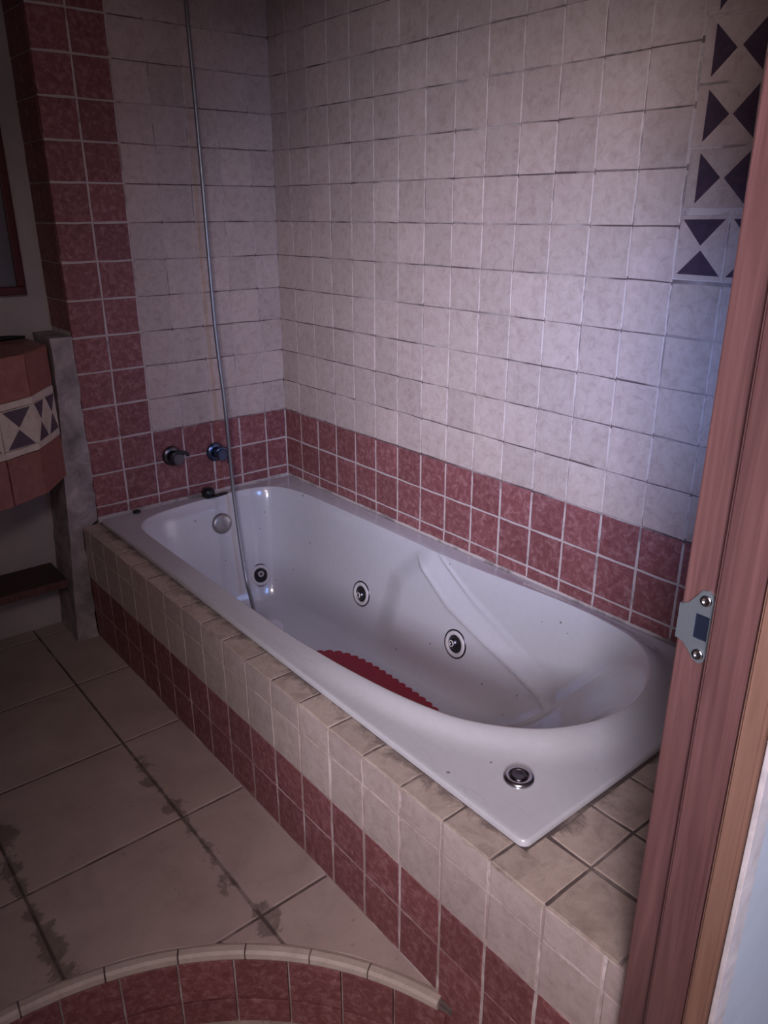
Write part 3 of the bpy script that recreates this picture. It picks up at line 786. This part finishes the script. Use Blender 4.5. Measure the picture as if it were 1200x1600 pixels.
# ================================================================== VANITY
va = thing('vanity', 'angular terracotta-tiled vanity with black and cream triangle band', 'vanity', (-1.2, -.05, 0))
VT = Matrix.Translation(-va.location)
ring = [(-.748, 0.0), (-.840, -.122), (-1.035, -.222), (-1.365, -.222), (-1.56, -.122), (-1.652, 0.0)]
poly = ring + [(-1.652, .165), (-.757, .165)]
def inset_poly(ins): 
    cx_, cy_ = -1.2, .1; return [(x + (cx_ - x) * ins / max(.2, abs(x - cx_) + abs(y - cy_)) , y + ins * .9 if y < .05 else y) for x, y in poly]
VB, VTOP = .535, .910
bm = bmesh.new(); prism(bm, inset_poly(.006), VB, VTOP - .006); bm_obj('body', bm, M['grout_light'], va, mtx=VT)
bm = bmesh.new(); prism(bm, inset_poly(.001), VTOP - .006, VTOP); o = bm_obj('counter_top', bm, M['terra'], va, mtx=VT)
def vtile(key, c, nrm_, xd, w, h): return put_tile(va, key, Vector(c) - va.location, nrm_, xd, w, h, var=3)
for (ax_, ay_), (bx_, by) in zip(ring, ring[1:]):
    a = Vector((ax_, ay_, 0)); b = Vector((bx_, by, 0)); d = (b - a); L = d.length; d.normalize()
    nn = Vector((d.y, -d.x, 0)); nn = nn if nn.dot(Vector((-1.2, .2, 0)) - a) < 0 else -nn
    xd = -d if (nn.cross(-d)).z > 0 else d
    k_ = max(1, round(L / .105)); w = L / k_
    for i in range(k_):
        c = a + d * (w * (i + .5))
        vtile('terra', (c.x, c.y, .855), nn, xd, w - .003, .106); vtile('terra', (c.x, c.y, .597), nn, xd, w - .003, .122)
        vtile('cream', (c.x, c.y, .7915), nn, xd, w - .001, .018); vtile('cream', (c.x, c.y, .6685), nn, xd, w - .001, .018)
    kd = 2 if L < .3 else 3; w = L / kd
    for i in range(kd):
        c = a + d * (w * (i + .5))
        decor(va, (c - va.location) + Vector((0, 0, .730)), nn, xd, w - .002, .103, True, w * .80, .046, .003, 'cream')
# plastered support wall at the vanity's right side, ragged edges
bm = bmesh.new(); rr = []
nz = 34
for k in range(nz + 1):
    z = .924 * k / nz
    xl = -.792 + (.792 - .737) * min(1, z / .80) + R.uniform(-.0015, .0015); xr = (-.728 if z < .375 else -.678) + (R.uniform(-.003, .003) if z < .9 else 0)
    rr.append([bm.verts.new(q) for q in ((xl, .0 + R.uniform(-.0015, .0015), z), (xr, -.001 + R.uniform(-.0015, .001), z), (xr, .165, z), (xl + .004, .165, z))])
for a, b in zip(rr, rr[1:]):
    for k in range(4): bm.faces.new((a[k], a[(k + 1) % 4], b[(k + 1) % 4], b[k]))
bm.faces.new(rr[0][::-1]); bm.faces.new(rr[-1])
o = bm_obj('support_wall', bm, M['plaster'], va, mtx=VT); o['label'] = 'bare grey plaster support wall'
# low dark shelf under the vanity
sh = thing('low_shelf', 'low dark wooden shelf in the shadow under the vanity', 'shelf', (-1.2, .08, 0))
bm = bmesh.new(); box(bm, -.45, .410, -.075, .085, .196, .214, .002); o = bm_obj('shelf_board', bm, M['wood_dark'], sh)
bm = bmesh.new(); box(bm, -.45, .410, -.079, -.0755, .192, .216, .001); o = bm_obj('shelf_edge', bm, M['wood'], sh)
for x in (-.43, .0):
    bm = bmesh.new(); box(bm, x - .012, x + .012, .05, .08, 0, .1955, .002); bm_obj('leg', bm, M['wood_dark'], sh)
# mirror in the alcove
mi = thing('wall_mirror', 'mirror in dark red frame on the wall above the vanity', 'mirror', (-1.16, .1685, 1.03))
bm = bmesh.new(); w, h = .425, .80
for x0, x1, z0, z1 in ((-w, w, 0, .022), (-w, w, h - .022, h), (-w, -w + .022, .022, h - .022), (w - .022, w, .022, h - .022)): box(bm, x0, x1, -.022, 0, z0, z1, .003)
bm_obj('frame', bm, M['frame_red'], mi)
bm = bmesh.new(); box(bm, -w + .02, w - .02, -.010, -.004, .02, h - .02); bm_obj('glass', bm, M['mirror'], mi)
# slim dark item on the vanity top
bm = bmesh.new(); pts_ = smooth_path([(-.085, .01, .006), (-.04, .002, .008), (.02, .0, .009), (.07, .006, .007)], 6)
tube(bm, pts_, [.004 + .0035 * math.sin(PI * k / (len(pts_) - 1)) for k in range(len(pts_))], 10)
for v in bm.verts: v.co.z = max(.0004, v.co.z)
tag(bm_obj('toiletry_stick', bm, M['black'], None, True, Matrix.Translation((-.835, .125, VTOP))), 'slim dark stick lying on the terracotta vanity top', 'toiletry')
